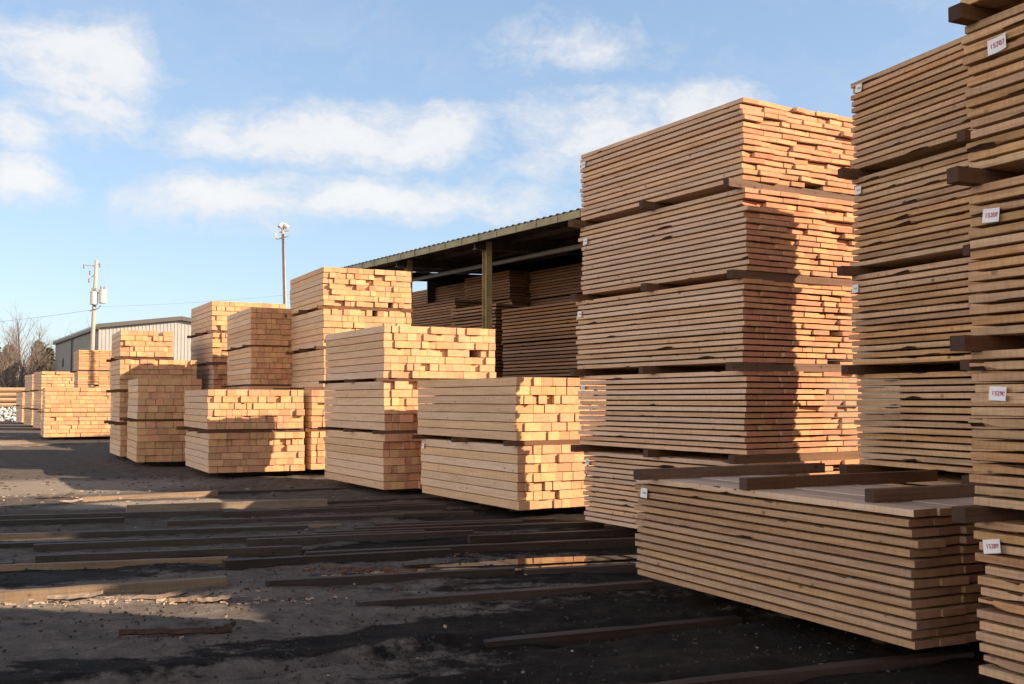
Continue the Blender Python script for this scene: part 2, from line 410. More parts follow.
stack('the three-pack stack left of the low sunlit far stack', (-25.05, 56.5), 'near', 31, 3.5, 2.3,
      [P(bfar, t=.148), P(bfar, t=.146), P(bfar, t=.146)], base=.10, bol=.08, seed=83, group=GS, short='far three-pack stack', nb=2)
stack('the narrow pale stack farther along the far row', (-28.6, 63.2), 'near', 31, 3.6, 1.9,
      [P(bfar, t=.148), P(bfar, t=.146), P(bfar, t=.146)], base=.10, bol=.08, seed=89, group=GS, short='narrow pale far stack', nb=2)
stack('the last shaded stack of the far row by the pale rubble', (-33.0, 71.5), 'near', 31, 3.6, 1.7,
      [P(bfar, t=.137), P(bfar, t=.137, n=7)], base=.10, bol=.08, seed=97, group=GS, short='last far stack', nb=2)

# ------------------------------------------------------------------ stacks beyond the frame that shade the yard (same kind of tower)
lay = P(B14, style='brown', mode='layers', stick=0)
stack('the board tower standing behind the nearest tower outside the view', (6.5, 7.6), 'far', 23, 3.0, 1.6, [lay] * 5, seed=101, group=GT, short='tower outside the view', nb=2)

# ------------------------------------------------------------------ open shed
SX, SY, SYAW = -.74, 31.4, 33.5
OLIVE = plain('olive_flashing', (.25, .22, .11), .5, metal=.0, nscale=3, amt=.3)
POSTM = plain('post_paint', (.33, .24, .11), .55, nscale=4, amt=.3)
ROOFM = plain('roof_sheet', (.06, .055, .05), .45, metal=.3, nscale=2, amt=.3)
STEEL = plain('dull_steel', (.07, .065, .06), .5, metal=.4, nscale=5, amt=.3)
DARKM = plain('dark_sheet', (.05, .045, .04), .7, nscale=2, amt=.3)
shed = thing('open_shed', 'long open-fronted timber shed with olive roof edge and pale posts', 'shed', (SX, SY, 0), R(SYAW + 90))
X0, X1 = -12.5, 9.35; YF, YB = .55, -9.4; ZF, ZB = 6.42, 6.76
mb = MB(); nx = int((X1 - X0) / .1)
pat = [0, .035, .035, 0]     # trapezoid ribs
vs = []
for i in range(nx + 1):
    x = X0 + i * .1; h = .04 if (i % 3 == 1) else 0
    for (yy, zz) in ((YF, ZF), (YB, ZB)): vs.append((x, yy, zz + h + .02))
for i in range(nx + 1):
    x = X0 + i * .1; h = .04 if (i % 3 == 1) else 0
    for (yy, zz) in ((YF, ZF), (YB, ZB)): vs.append((x, yy, zz + h))
M0 = 2 * (nx + 1); fs = []
for i in range(nx):
    a = 2 * i; fs.append((a, a + 2, a + 3, a + 1)); b_ = a + M0; fs.append((b_, b_ + 1, b_ + 3, b_ + 2))
    fs.append((a, b_, b_ + 2, a + 2)); fs.append((a + 1, a + 3, b_ + 3, b_ + 1))
mb.add(vs, fs); mb.build('roof', ROOFM, shed)
mb = MB(); mb.box(X0, X1, YF - .03, YF + .015, ZF - .185, ZF - .005)
x = X0 + .3
while x < X1:
    mb.box(x, x + .05, YF + .015, YF + .035, ZF - .18, ZF - .01); x += .98
mb.box(X0, X1, YF + .015, YF + .05, ZF - .20, ZF - .187)
mb.build('fascia', OLIVE, shed)
slope = (ZB - ZF) / (YF - YB)
for k, x in enumerate((-10, -5, 0, 5, 9.15)):
    mb = MB(); mb.box(x - .10, x + .10, -.015, .015, 0, ZF - .12); mb.box(x - .115, x - .10, -.10, .10, 0, ZF - .12); mb.box(x + .10, x + .115, -.10, .10, 0, ZF - .12); mb.box(x - .2, x + .2, -.18, .18, 0, .03)
    mb.build('post', POSTM, shed)
    mb = MB(); mb.box(x - .1, x + .1, YB + .1, YB + .3, 0, ZB - .2); mb.build('post', POSTM, shed)
    mb = MB()
    for dz, dd in ((-.06, .012), (-.36, .012)):
        v = [(x + sx * .09, yy, zz + dz + sz * dd) for yy, zz in ((YF - .1, ZF), (YB + .1, ZB)) for sx in (-1, 1) for sz in (-1, 1)]
        mb.add(v, [(0, 1, 3, 2), (4, 6, 7, 5), (0, 4, 5, 1), (2, 3, 7, 6), (0, 2, 6, 4), (1, 5, 7, 3)])
    v = [(x + sx * .01, yy, zz + dz) for yy, zz in ((YF - .1, ZF), (YB + .1, ZB)) for sx in (-1, 1) for dz in (-.35, -.07)]
    mb.add(v, [(0, 1, 3, 2), (4, 6, 7, 5), (0, 4, 5, 1), (2, 3, 7, 6), (0, 2, 6, 4), (1, 5, 7, 3)])
    mb.build('rafter', STEEL, shed)
for yy in (-.9, -2.6, -4.3, -6.0, -7.7):
    zz = ZF + slope * (YF - yy)
    mb = MB(); mb.box(X0 + .1, X1 - .1, yy - .04, yy + .04, zz - .14, zz - .015); mb.build('purlin', STEEL, shed)
mb = MB(); mb.tube([(X0 + .2, -1.6, 6.0), (X1 - .3, -1.6, 6.0)], .07, 10); mb.build('sprinkler_pipe', plain('grey_pipe', (.22, .22, .21), .5, amt=.15), shed, smooth=True)
mb = MB(); xx = X0
while xx < 9.0:
    mb.box(xx, xx + .26, YB + .02, YB + .06, 0, ZB - .05); mb.box(xx + .26, xx + .32, YB + .03, YB + .09, 0, ZB - .05); xx += .32
mb.build('back_wall', DARKM, shed)
mb = MB(); mb.box(X0 - .02, X0 + .04, YB + .1, YF - .3, 0, ZF - .1); mb.build('end_wall', DARKM, shed)
mb = MB(); mb.box(X1 - .10, X1 - .04, YB + .1, -3.1, 0, ZF + .05); mb.build('end_wall', DARKM, shed)

SHS = {1: 'front shed stack', 2: 'deep shed stack behind front one', 3: 'shed stack left of post', 4: 'leftmost low shed stack', 5: 'leftmost tall shed stack', 6: 'shed stack behind post', 7: 'farthest shed stack'}
GI = 'packs stored inside the open shed'
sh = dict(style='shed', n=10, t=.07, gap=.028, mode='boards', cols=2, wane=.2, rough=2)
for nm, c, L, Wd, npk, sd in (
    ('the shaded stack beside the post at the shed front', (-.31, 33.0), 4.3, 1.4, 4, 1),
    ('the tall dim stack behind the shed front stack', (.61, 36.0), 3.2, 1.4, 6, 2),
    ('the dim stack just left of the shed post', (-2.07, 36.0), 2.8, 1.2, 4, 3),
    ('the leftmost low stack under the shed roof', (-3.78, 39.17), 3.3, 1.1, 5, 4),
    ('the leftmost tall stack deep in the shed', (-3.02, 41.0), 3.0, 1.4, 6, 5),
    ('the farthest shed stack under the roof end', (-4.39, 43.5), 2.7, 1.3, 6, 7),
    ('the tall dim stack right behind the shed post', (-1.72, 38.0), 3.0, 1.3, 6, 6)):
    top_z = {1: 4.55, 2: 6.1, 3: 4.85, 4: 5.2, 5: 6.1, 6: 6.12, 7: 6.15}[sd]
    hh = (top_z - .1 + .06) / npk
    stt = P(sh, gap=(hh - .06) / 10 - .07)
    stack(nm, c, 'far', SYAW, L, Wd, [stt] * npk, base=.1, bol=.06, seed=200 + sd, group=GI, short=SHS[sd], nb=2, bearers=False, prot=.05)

# ------------------------------------------------------------------ metal building
GREYM = plain('grey_siding', (.27, .27, .26), .5, metal=.1, nscale=1.2, amt=.12)
WHITEM = plain('white_siding', (.36, .345, .315), .5, metal=.0, nscale=1.2, amt=.08)
TRIM = plain('dark_trim', (.10, .085, .075), .5, amt=.15)
GLASS = plain('window_glass', (.03, .03, .035), .15, amt=.2)
bd = thing('metal_building', 'large grey metal building with pale ribbed gable and dark roof trim', 'building', (-35.1, 90, 0), R(30))
# local: x along the gable (right), y going away along the side
def ribbed(x0, x1, topf, axis, fixed, m, name, sgn):
    mb = MB(); n = int((x1 - x0) / .3); pts = []
    for i in range(n + 1):
        for du, dd in ((0, 0), (.2, 0), (.22, .035), (.28, .035)):
            u = min(x0 + i * .3 + du, x1); pts.append((u, dd))
    v = []
    for (u, dd) in pts:
        zt = topf(u)
        for z in (0, zt): v.append((u, fixed + sgn * dd, z) if axis == 'x' else (fixed + sgn * dd, u, z))
    f = [(2 * i, 2 * i + 2, 2 * i + 3, 2 * i + 1) for i in range(len(pts) - 1)]
    mb.add(v, f); return mb.build(name, m, bd)
GWID, ZE, ZP, LEN = 13.4, 7.9, 8.75, 29.0
gt = lambda u: ZE + (ZP - ZE) * (1 - abs(u - GWID / 2) / (GWID / 2))
ribbed(0, GWID, gt, 'x', 0, WHITEM, 'gable_wall', -1)
ribbed(0, LEN, lambda u: ZE, 'y', 0, GREYM, 'side_wall', -1)
ribbed(0, LEN, lambda u: ZE, 'y', GWID, GREYM, 'side_wall', 1)
ribbed(0, GWID, gt, 'x', LEN, GREYM, 'gable_wall', 1)
mb = MB(); ov = .25
for s in (0, 1):
    xa, xb = (-ov, GWID / 2) if s == 0 else (GWID / 2, GWID + ov)
    za, zb = (ZE - .02, ZP + .06) if s == 0 else (ZP + .06, ZE - .02)
    v = [(xa, -ov, za), (xb, -ov, zb), (xb, LEN + ov, zb), (xa, LEN + ov, za)]
    v += [(p[0], p[1], p[2] + .14) for p in v]
    mb.add(v, [(3, 2, 1, 0), (4, 5, 6, 7), (0, 1, 5, 4), (1, 2, 6, 5), (2, 3, 7, 6), (3, 0, 4, 7)])
mb.build('roof', plain('roof_metal', (.32, .31, .29), .4, metal=.4), bd)
mb = MB(); mb.box(-.3, -.06, -.28, LEN + .2, ZE - .3, ZE - .03); mb.build('eave_trim', TRIM, bd)
mb = MB()
for s in (0, 1):
    xa, xb = (-.3, GWID / 2 - .001) if s == 0 else (GWID / 2 + .001, GWID + .3)
    za, zb = (ZE - .2, ZP - .12) if s == 0 else (ZP - .12, ZE - .2)
    v = [(xa, -.36, za), (xb, -.36, zb), (xb, -.36, zb + .34), (xa, -.36, za + .34)]; v += [(p[0], -.26, p[2]) for p in v]
    mb.add(v, [(0, 1, 2, 3), (7, 6, 5, 4), (0, 4, 5, 1), (3, 2, 6, 7), (0, 3, 7, 4), (1, 5, 6, 2)])
mb.build('rake_trim', TRIM, bd)
mb = MB(); mb.box(-.06, .1, -.08, .1, 0, ZE - .3); mb.build('corner_trim', WHITEM, bd)
for (yy, zz, w, h) in ((2.2, 5.3, 1.1, 1.2), (11.5, 5.2, .9, 1.0), (22, 5.0, .9, .9), (24, 1.4, 1.0, .9)):
    mb = MB(); mb.box(-.10, -.04, yy, yy + w, zz, zz + h); wn = mb.build('window', TRIM, bd)
    mb = MB(); mb.box(-.115, -.10, yy + .08, yy + w - .08, zz + .08, zz + h - .08); mb.build('pane', GLASS, wn)
mb = MB(); mb.tube([(-.16, 15.5, .3), (-.16, 15.5, ZE - .35)], .08, 6); mb.build('downpipe', TRIM, bd)

# ------------------------------------------------------------------ utility pole, light pole, wires
POLEW = plain('weathered_pole', (.44, .35, .27), .85, nscale=8, amt=.3, stretch=(6, 6, .5), bump=.01)
GALV = plain('galvanised', (.55, .55, .54), .4, metal=.5, nscale=10, amt=.12)
TANK = plain('transformer_grey', (.60, .58, .55), .45, nscale=6, amt=.1)
CER = plain('brown_ceramic', (.30, .22, .18), .3, amt=.2)
ux, uy = -29.7, 75.0
up = thing('utility_pole', 'weathered wooden utility pole carrying two grey transformer cans', 'utility pole', (ux, uy, 0), R(8))
mb = MB(); mb.tube([(-.1, 0, 0), (-.02, 0, 6), (.12, 0, 11.55)], [.17, .15, .115], 12); mb.build('pole', POLEW, up, smooth=True)
def tank(x, z, h, r):
    mb = MB(); mb.tube([(x, -.1, z), (x, -.1, z + .04), (x, -.1, z + h - .1), (x, -.1, z + h - .04), (x, -.1, z + h)], [r * .9, r, r, r * 1.08, r * .7], 16)
    t = mb.build('transformer', TANK, up, smooth=False)
    for k in (-1, 1):
        b2 = MB(); b2.tube([(x + k * r * .4, -.1, z + h), (x + k * r * .4, -.1, z + h + .12), (x + k * r * .5, -.1, z + h + .26)], [.06, .075, .03], 8); b2.build('bushing', CER, t)
    b3 = MB(); b3.box(min(x, 0), max(x, 0), -.06, .06, z + h * .7, z + h * .7 + .08); b3.build('bracket', GALV, t)
tank(.05 - .02, 8.35, .95, .26) ; tank(.62, 8.45, 1.0, .28)
for q in ([(.1, 0, 11.1), (-.75, 0, 11.2)], [(.1, 0, 10.55), (-.35, 0, 10.2)]):
    mb = MB(); mb.tube(q, .03, 6); mb.build('bracket_arm', GALV, up)
mb = MB(); mb.tube([(.1, 0, 11.15), (.36, 0, 11.3)], .03, 6); mb.build('bracket_arm', GALV, up)
for (x, z) in ((-.72, 11.2), (-.35, 10.2), (.36, 11.3), (-.3, 10.75)):
    mb = MB(); mb.tube([(x, 0, z - .28), (x, 0, z - .2), (x, 0, z - .1), (x, 0, z)], [.03, .07, .05, .07], 8); mb.build('insulator', CER, up)
mb = MB(); mb.tube([(.5, -.1, 8.3), (.35, -.2, 8.05), (.0, -.14, 8.0), (-.3, .2, 7.9)], .025, 6); mb.build('drop_cable', plain('black_cable', (.03, .03, .03), .5), up)

CAB = plain('line_cable', (.22, .22, .23), .5)
def wire(name, pts, sag, r, lab):
    A, B = Vector(pts[0]), Vector(pts[1]); P_ = []
    for i in range(17):
        u = i / 16; p = A.lerp(B, u); p.z -= sag * 4 * u * (1 - u); P_.append(p)
    mb = MB(); mb.tube(P_, r, 5); tag(mb.build(name, CAB), lab, 'power line', 'lines on the utility pole')
wire('power_line', [(ux, uy, 8.0), (ux - 34, uy + 12, 7.4)], .7, .010, 'sagging line leaving the utility pole towards the bare trees')
wire('power_line', [(ux, uy, 8.2), (ux + 32, uy - 8, 10.6)], .6, .006, 'thin line running from the utility pole over the pale gable')

lx, ly = -9.85, 45.0
lp = thing('light_pole', 'slim metal yard light pole with a floodlight cluster on top', 'light pole', (lx, ly, 0), R(10))
mb = MB(); mb.tube([(.35, 0, 0), (.2, 0, 5), (.04, 0, 9.0)], [.10, .085, .06], 10); mb.build('pole', POLEW, lp, smooth=True)
for q in ([(-.22, 0, 8.45), (.28, 0, 8.6)], [(-.1, 0, 8.75), (.3, 0, 8.85)]):
    mb = MB(); mb.tube(q, .03, 6); mb.build('bracket_arm', GALV, lp)
def lamp(x, z, rz, s):
    mb = MB(); mb.tube([(0, -.28 * s, -.1), (0, -.05 * s, 0), (0, .16 * s, .08), (0, .3 * s, .12)], [.24 * s, .22 * s, .12 * s, .06 * s], 12)
    h = mb.build('floodlight', TANK, lp, (x, 0, z), rz)
    b2 = MB(); b2.tube([(0, -.29 * s, -.103), (0, -.30 * s, -.107)], .21 * s, 12); b2.build('lens', plain('lamp_lens', (.7, .7, .68), .2, amt=.05), h)
lamp(.13, 9.05, R(75), .46); lamp(-.02, 9.07, R(-40), .38)
mb = MB(); mb.box(-.27, -.17, -.06, .06, 8.5, 8.72); mb.build('photocell', TANK, lp)
mb = MB(); mb.tube([(.1, -.07, 8.7), (.16, -.1, 6.5), (.28, -.11, 2.5), (.34, -.1, .2)], .02, 5); mb.build('conduit', plain('conduit', (.12, .12, .12), .5), lp)

# ------------------------------------------------------------------ ground
runners = [  # x, y, length, yaw, height, style, label
 (-5.92, 17.54, 2.16, 33, .11, 'palerun', 'pale sunlit timber lying in the bright patch of mud'),
 (-4.55, 8.45, 4.5, 25, .115, 'palerun', 'brown timber with one sunlit end beside the scraps of bark'),
 (-6.1, 11.55, 3.9, 17, .10, 'runner', 'dark timber ending short in the ruts below the sunlit patch'),
 (-4.75, 10.3, 3.9, 15, .09, 'palerun', 'long worn timber whose broken pale tip meets a darker timber'),
 (-1.05, 9.59, 2.25, 18, .10, 'runner', 'dark timber with the reddish bark scraps behind it'),
 (-1.72, 10.78, 2.3, 20, .10, 'runner', 'dark timber with a thin sunlit top edge'),
 (-.25, 11.50, 3.9, 18, .11, 'runner', 'dark timber along the far edge of the puddles'),
 (.0, 8.84, 2.6, 21, .095, 'runner', 'dark timber in front of the smaller puddle timbers'),
 (.75, 7.64, 2.05, 23, .09, 'runner', 'dark timber pointing at the low pack of boards'),
 (1.72, 6.38, 2.5, 21, .09, 'runner', 'closest dark timber tucked under the low pack corner'),
 (-3.27, 13.5, 2.2, 15, .06, 'palerun', 'thin flat lath lying between the dark timbers'),
 (-5.5, 14.75, 4.6, 14, .10, 'runner', 'long dark timber just below the bright patch of mud'),
 (-.57, 13.07, 3.6, 17, .10, 'runner', 'dark timber running towards the orange tower foot'),
 (.75, 10.10, 1.35, 17, .10, 'runner', 'short dark timber between puddle and low pack'),
 (-.6, 14.0, 2.4, 14, .09, 'runner', 'dark timber close under the sunlit timber stack'),
 (-4.2, 15.9, 2.9, 20, .12, 'palerun', 'half sunlit timber crossing the bright patch edge'),
 (-4.6, 12.9, 4.2, 14, .10, 'runner', 'long dark timber in the middle of the rutted mud'),
 (-4.1, 18.85, 2.5, 23, .08, 'runner', 'dark timber below the shadow-crossed stack'),
 (-1.7, 12.25, 2.6, 18, .09, 'runner', 'dark timber half sunk in mud between longer timbers'),
 (-1.9, 16.1, 2.4, 20, .09, 'runner', 'dark timber below the three-pack stack'),
 (-1.7, 14.8, 2.4, 17, .08, 'runner', 'sunken dark timber beside the lit stack corner'),
 (-3.1, 12.15, 4.3, 17, .10, 'runner', 'long dark timber between the rutted mud and the puddles'),
 (-6.9, 13.75, 3.6, 13, .10, 'runner', 'dark timber entering the rutted mud below the bright patch'),
 (-2.5, 15.35, 3.2, 19, .09, 'runner', 'dark timber crossing below the wide overhanging timber pack'),
 (-3.5, 11.05, 2.6, 16, .09, 'runner', 'worn dark timber beside the long worn one with broken tip'),
 (-3.0, 14.35, 3.1, 15, .09, 'runner', 'dark timber lying between the flat lath and bright patch'),
 (.55, 12.55, 2.2, 18, .10, 'runner', 'dark timber running under the orange tower foot'),
 (-5.9, 10.1, 2.2, 15, .09, 'runner', 'short dark timber outside the long worn timber'),
 (-.9, 13.5, 2.2, 20, .08, 'runner', 'skewed dark timber before the sunlit two-pack stack'),
 (-2.4, 17.0, 2.6, 22, .08, 'runner', 'low dark timber at the foot of three-pack stack'),
 (-16.2, 38.6, 3.6, 30, .09, 'palerun', 'pale plank lying in front of the low sunlit far stack'),
 (-20.4, 41.6, 4.2, 24, .09, 'palerun', 'pale plank at the far edge of the yard shadow'),
]
PUD = [(.30, 10.85, 1.35, .17, 16), (.72, 10.50, .75, .14, 17), (-.55, 12.2, .9, .16, 18), (-1.1, 10.12, .8, .12, 17)]
ss = lambda a, b, x: (lambda t: t * t * (3 - 2 * t))(min(1, max(0, (x - a) / (b - a))))
def gz(x, y):
    z = 0.0
    d = math.hypot(x, y)
    if d < 70:
        k = 1 - ss(45, 70, d)
        z += k * (.028 * noise.noise(Vector((x * .35, y * .5, 1))) + .026 * noise.noise(Vector((x * 1.3, y * 1.9, 5))) + .017 * noise.noise(Vector((x * 4.2, y * 5.5, 8))) + .011 * noise.noise(Vector((x * 9, y * 11, 2))))
        # wheel ruts crossing the yard in the foreground
        c, s_ = math.cos(R(24)), math.sin(R(24)); v = -x * s_ + y * c + .15 * noise.noise(Vector((x * .4, y * .4, 3)))
        for v0 in (5.2, 6.55):
            z += (-.05 * math.exp(-((v - v0) / .17) ** 2) + .028 * math.exp(-((abs(v - v0) - .28) / .09) ** 2)) * k * ss(4.5, 1.5, abs(x + .5)) * (1 + .8 * noise.noise(Vector((x * 3, y * 3, 7))))
    z -= .02
    for (px, py, a, b, yw) in PUD:
        c, s_ = math.cos(R(yw)), math.sin(R(yw)); dx, dy = x - px, y - py
        u, v = (dx * c + dy * s_) / a, (-dx * s_ + dy * c) / b
        q = u * u + v * v
        if q < 4: z -= .04 * math.exp(-q)
    return z
def axis(lo, hi, d, far_lo, far_hi):
    a = list(np.arange(lo, hi + 1e-6, d)); s = d; x = hi
    while x < far_hi: s *= 1.25; x += s; a.append(x)
    s = d; x = lo
    while x > far_lo: s *= 1.25; x -= s; a.insert(0, x)
    return a
gx = axis(-9, 4.5, .06, -900, 900); gy = axis(4.6, 15, .05, -300, 1500)
mb = MB(); nxg, nyg = len(gx), len(gy)
mb.v = [(x, y, gz(x, y)) for y in gy for x in gx]
mb.f = [(j * nxg + i, j * nxg + i + 1, (j + 1) * nxg + i + 1, (j + 1) * nxg + i) for j in range(nyg - 1) for i in range(nxg - 1)]
mb.m = [0] * len(mb.f)
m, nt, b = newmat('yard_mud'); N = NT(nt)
geo = N.n('NewGeometry'); pos = geo.outputs['Position']
mpa = N.n('Mapping', Vector=pos, Rotation=(0, 0, R(-26)), Scale=(.22, .62, .5)).outputs[0]
nA = N.n('TexNoise', Vector=mpa, Scale=1.0, Detail=8, Roughness=.62, Distortion=.4).outputs[0]
nB = N.n('TexNoise', Vector=pos, Scale=3.2, Detail=12, Roughness=.8).outputs[0]
nC = N.n('TexNoise', Vector=pos, Scale=34.0, Detail=6, Roughness=.75).outputs[0]
sep = N.n('SeparateXYZ', Vector=pos)
unshaded = N.maprange(sep.outputs[0], .9, -3.4)  # right side kept darker: its deep shade is put into the ground colour
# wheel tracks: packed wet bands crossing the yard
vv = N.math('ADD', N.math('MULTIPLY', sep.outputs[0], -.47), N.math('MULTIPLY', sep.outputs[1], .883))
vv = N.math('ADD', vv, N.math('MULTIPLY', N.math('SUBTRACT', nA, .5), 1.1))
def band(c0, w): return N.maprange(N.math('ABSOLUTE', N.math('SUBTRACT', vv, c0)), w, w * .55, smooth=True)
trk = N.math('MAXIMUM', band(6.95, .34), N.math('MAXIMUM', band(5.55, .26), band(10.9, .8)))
dryf = N.math('ADD', N.math('ADD', nA, N.math('MULTIPLY', N.math('SUBTRACT', nB, .5), .5)), N.math('MULTIPLY', unshaded, .24))
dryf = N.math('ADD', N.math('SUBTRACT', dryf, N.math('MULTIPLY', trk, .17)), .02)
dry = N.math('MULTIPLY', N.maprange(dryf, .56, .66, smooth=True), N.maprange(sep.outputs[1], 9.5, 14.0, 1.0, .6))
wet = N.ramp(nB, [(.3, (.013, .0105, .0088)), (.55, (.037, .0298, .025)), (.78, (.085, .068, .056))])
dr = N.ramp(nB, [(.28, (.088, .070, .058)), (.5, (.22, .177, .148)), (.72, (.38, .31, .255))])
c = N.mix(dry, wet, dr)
# pale patches: sunlight falling on the mud, put into its colour
def sun_patch(cx, cy, rx, ry, yaw):
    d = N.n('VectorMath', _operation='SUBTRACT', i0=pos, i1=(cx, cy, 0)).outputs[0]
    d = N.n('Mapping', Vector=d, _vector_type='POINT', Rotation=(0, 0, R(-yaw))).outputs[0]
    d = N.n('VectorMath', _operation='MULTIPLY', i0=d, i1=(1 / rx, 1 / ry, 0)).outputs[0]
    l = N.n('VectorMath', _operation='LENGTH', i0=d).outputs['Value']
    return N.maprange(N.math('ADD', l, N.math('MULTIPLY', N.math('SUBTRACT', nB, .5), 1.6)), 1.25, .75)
du = N.math('MAXIMUM', sun_patch(-4.0, 8.62, 2.0, .30, 12), N.math('MAXIMUM', N.math('MULTIPLY', sun_patch(-9.5, 19.6, 3.6, 1.9, 20), .85), N.math('MAXIMUM', sun_patch(-5.2, 16.7, 1.9, .45, 22), sun_patch(-19, 40.0, 5, 2.2, 25))))
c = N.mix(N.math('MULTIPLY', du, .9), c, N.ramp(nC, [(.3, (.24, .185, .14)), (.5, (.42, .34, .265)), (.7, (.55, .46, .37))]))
chip = N.n('TexVoronoi', Vector=pos, Scale=17.0, Randomness=1.0); chm = N.maprange(chip.outputs['Distance'], .22, .12)
chsel = N.math('MULTIPLY', chm, N.maprange(N.n('TexNoise', Vector=pos, Scale=1.1, Detail=4).outputs[0], .55, .72))
c = N.mix(N.math('MULTIPLY', chsel, .4), c, (.10, .07, .05))
c = N.mix(N.math('MULTIPLY', N.maprange(nC, .52, .72), .55), c, (.012, .010, .009))
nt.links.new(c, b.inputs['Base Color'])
rg = N.math('SUBTRACT', .95, N.math('MULTIPLY', N.math('SUBTRACT', 1.0, dry), N.maprange(nA, .3, .55, .42, .0)))
nt.links.new(rg, b.inputs['Roughness']); b.inputs['Specular IOR Level'].default_value = .09
bp = N.n('Bump', Strength=1.0, Distance=.08, Height=N.math('ADD', N.math('MULTIPLY', nB, 1.0), N.math('MULTIPLY', nC, .55)))
nt.links.new(bp.outputs[0], b.inputs['Normal'])
MUD = m
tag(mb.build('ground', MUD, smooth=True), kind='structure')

WAT, nt, b = newmat('puddle_water')
N = NT(nt); b.inputs['Base Color'].default_value = (.012, .010, .008, 1); b.inputs['Roughness'].default_value = .03; b.inputs['IOR'].default_value = 1.33; b.inputs['Specular IOR Level'].default_value = .9
nz = N.n('TexNoise', Vector=N.n('NewGeometry').outputs['Position'], Scale=9.0, Detail=2).outputs[0]
bp = N.n('Bump', Strength=.05, Distance=.01, Height=nz); nt.links.new(bp.outputs[0], b.inputs['Normal'])
for (px, py, a, bb, yw) in PUD:
    mb = MB(); n = 40; v = [(0, 0, 0)]
    for k in range(n):
        t = 2 * math.pi * k / n; q = 1.05 + .2 * noise.noise(Vector((math.cos(t) * 1.5 + px, math.sin(t) * 1.5 + py, 0)))
        v.append((a * q * math.cos(t), bb * q * math.sin(t), 0))
    mb.add(v, [(0, 1 + k, 1 + (k + 1) % n) for k in range(n)])
    tag(mb.build('puddle', WAT, None, (px, py, -.026), R(yw)), kind='structure')

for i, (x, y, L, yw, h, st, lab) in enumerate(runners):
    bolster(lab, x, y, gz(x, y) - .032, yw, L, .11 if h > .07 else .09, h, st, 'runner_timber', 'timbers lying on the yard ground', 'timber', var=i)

# scraps of bark and splinters lying in the sun
SCR = [wood('scrap_wood', (.30, .215, .15), (.12, .075, .05), vary=.35, stain=.6), endgrain('scrap_end', (.28, .19, .12), (.2, .12, .07)), BARK]
sl = ['thin bark slab lying at the edge of the sunlit scraps', 'curled splinter slab at the middle of the sunlit scraps', 'pale bark slab with upturned end among the sunlit scraps', 'short broken slab beside the brown timber', 'dark bark strip lying flat on the shaded mud', 'small dark clod of bark alone on the shaded mud',
      'pale broken slab lying by the bright patch', 'flat pale chip closest to the bright timber']
for i, (x, y, L, w, yw, up_) in enumerate(((-3.55, 8.72, .42, .10, 20, .02), (-2.85, 8.75, .40, .09, 25, .03), (-2.6, 8.7, .36, .09, 30, .05), (-2.42, 8.66, .30, .08, 12, .02), (-2.3, 7.35, .75, .07, 5, .0), (-1.98, 7.40, .16, .08, 40, .03), (-7.5, 17.6, .55, .22, 15, .06), (-6.9, 16.7, .35, .14, 40, .02))):
    mb = MB(); n = 8; rr = random.Random(i + 5); tz = [rr.uniform(0, .012) for _ in range(n + 1)]
    for k in range(n + 1):
        u = k / n; wd = w / 2 * (1 - .75 * abs(2 * u - 1) ** 2.5) * rr.uniform(.75, 1.1); zc = up_ * (u - .3) ** 2 * 2 + tz[k]
        yo = rr.uniform(-.012, .012)
        mb.v += [(L * (u - .5), yo - wd, zc), (L * (u - .5), yo, zc + .028), (L * (u - .5), yo + wd, zc + .004), (L * (u - .5), yo, zc - .012)]
    for k in range(n):
        for q in range(4): mb.f.append((4 * k + q, 4 * k + 4 + q, 4 * k + 4 + (q + 1) % 4, 4 * k + (q + 1) % 4)); mb.m.append(0 if q < 2 else 2)
    mb.f += [(0, 1, 2, 3), (4 * n + 3, 4 * n + 2, 4 * n + 1, 4 * n)]; mb.m += [1, 1]
    o = mb.build('bark_slab', SCR if i not in (4, 5) else [BARK, BARK, BARK], None, (x, y, gz(x, y) + .012), R(yw)); tag(o, sl[i], 'bark slab', 'bark slabs on the mud')

def chips(name, mat, zones, seed):
    rr = random.Random(seed); mb = MB()
    for (cx, cy, sx, sy, n, smin, smax) in zones:
        for _ in range(n):
            x = rr.gauss(cx, sx); y = rr.gauss(cy, sy); L = rr.uniform(smin, smax); w = L * rr.uniform(.12, .5); a = rr.gauss(.4, .7); tl = rr.uniform(-.25, .25)
            c, s_ = math.cos(a), math.sin(a); z0 = gz(x, y); v = []
            for zz in (0, rr.uniform(.006, .016)):
                for (u, q) in ((-.5, -.35), (.5, -.5), (.42, .5), (-.45, .4)):
                    u2, q2 = u * L, q * w; v.append((x + u2 * c - q2 * s_, y + u2 * s_ + q2 * c, z0 + .003 + zz + max(0, u * tl * L)))
            mb.add(v, [(3, 2, 1, 0), (4, 5, 6, 7), (0, 1, 5, 4), (1, 2, 6, 5), (2, 3, 7, 6), (3, 0, 4, 7)])
    tag(mb.build(name, mat), kind='stuff')
chips('wood_debris', SCR[0], [(-3.3, 8.7, .75, .12, 260, .012, .06), (-8, 18.5, 2.2, 1.6, 160, .02, .07), (-4.5, 14, 3, 3, 40, .012, .05), (-1, 9, 2.5, 2, 25, .012, .04), (-19, 40, 4, 2, 120, .05, .25)], 5)
chips('bark_debris', plain('red_bark', (.17, .065, .03), .8, amt=.5), [(-1.4, 10.22, .40, .07, 150, .01, .05), (-1.0, 11.15, .6, .12, 60, .01, .04), (-2.6, 9.2, .8, .3, 60, .01, .04)], 6)
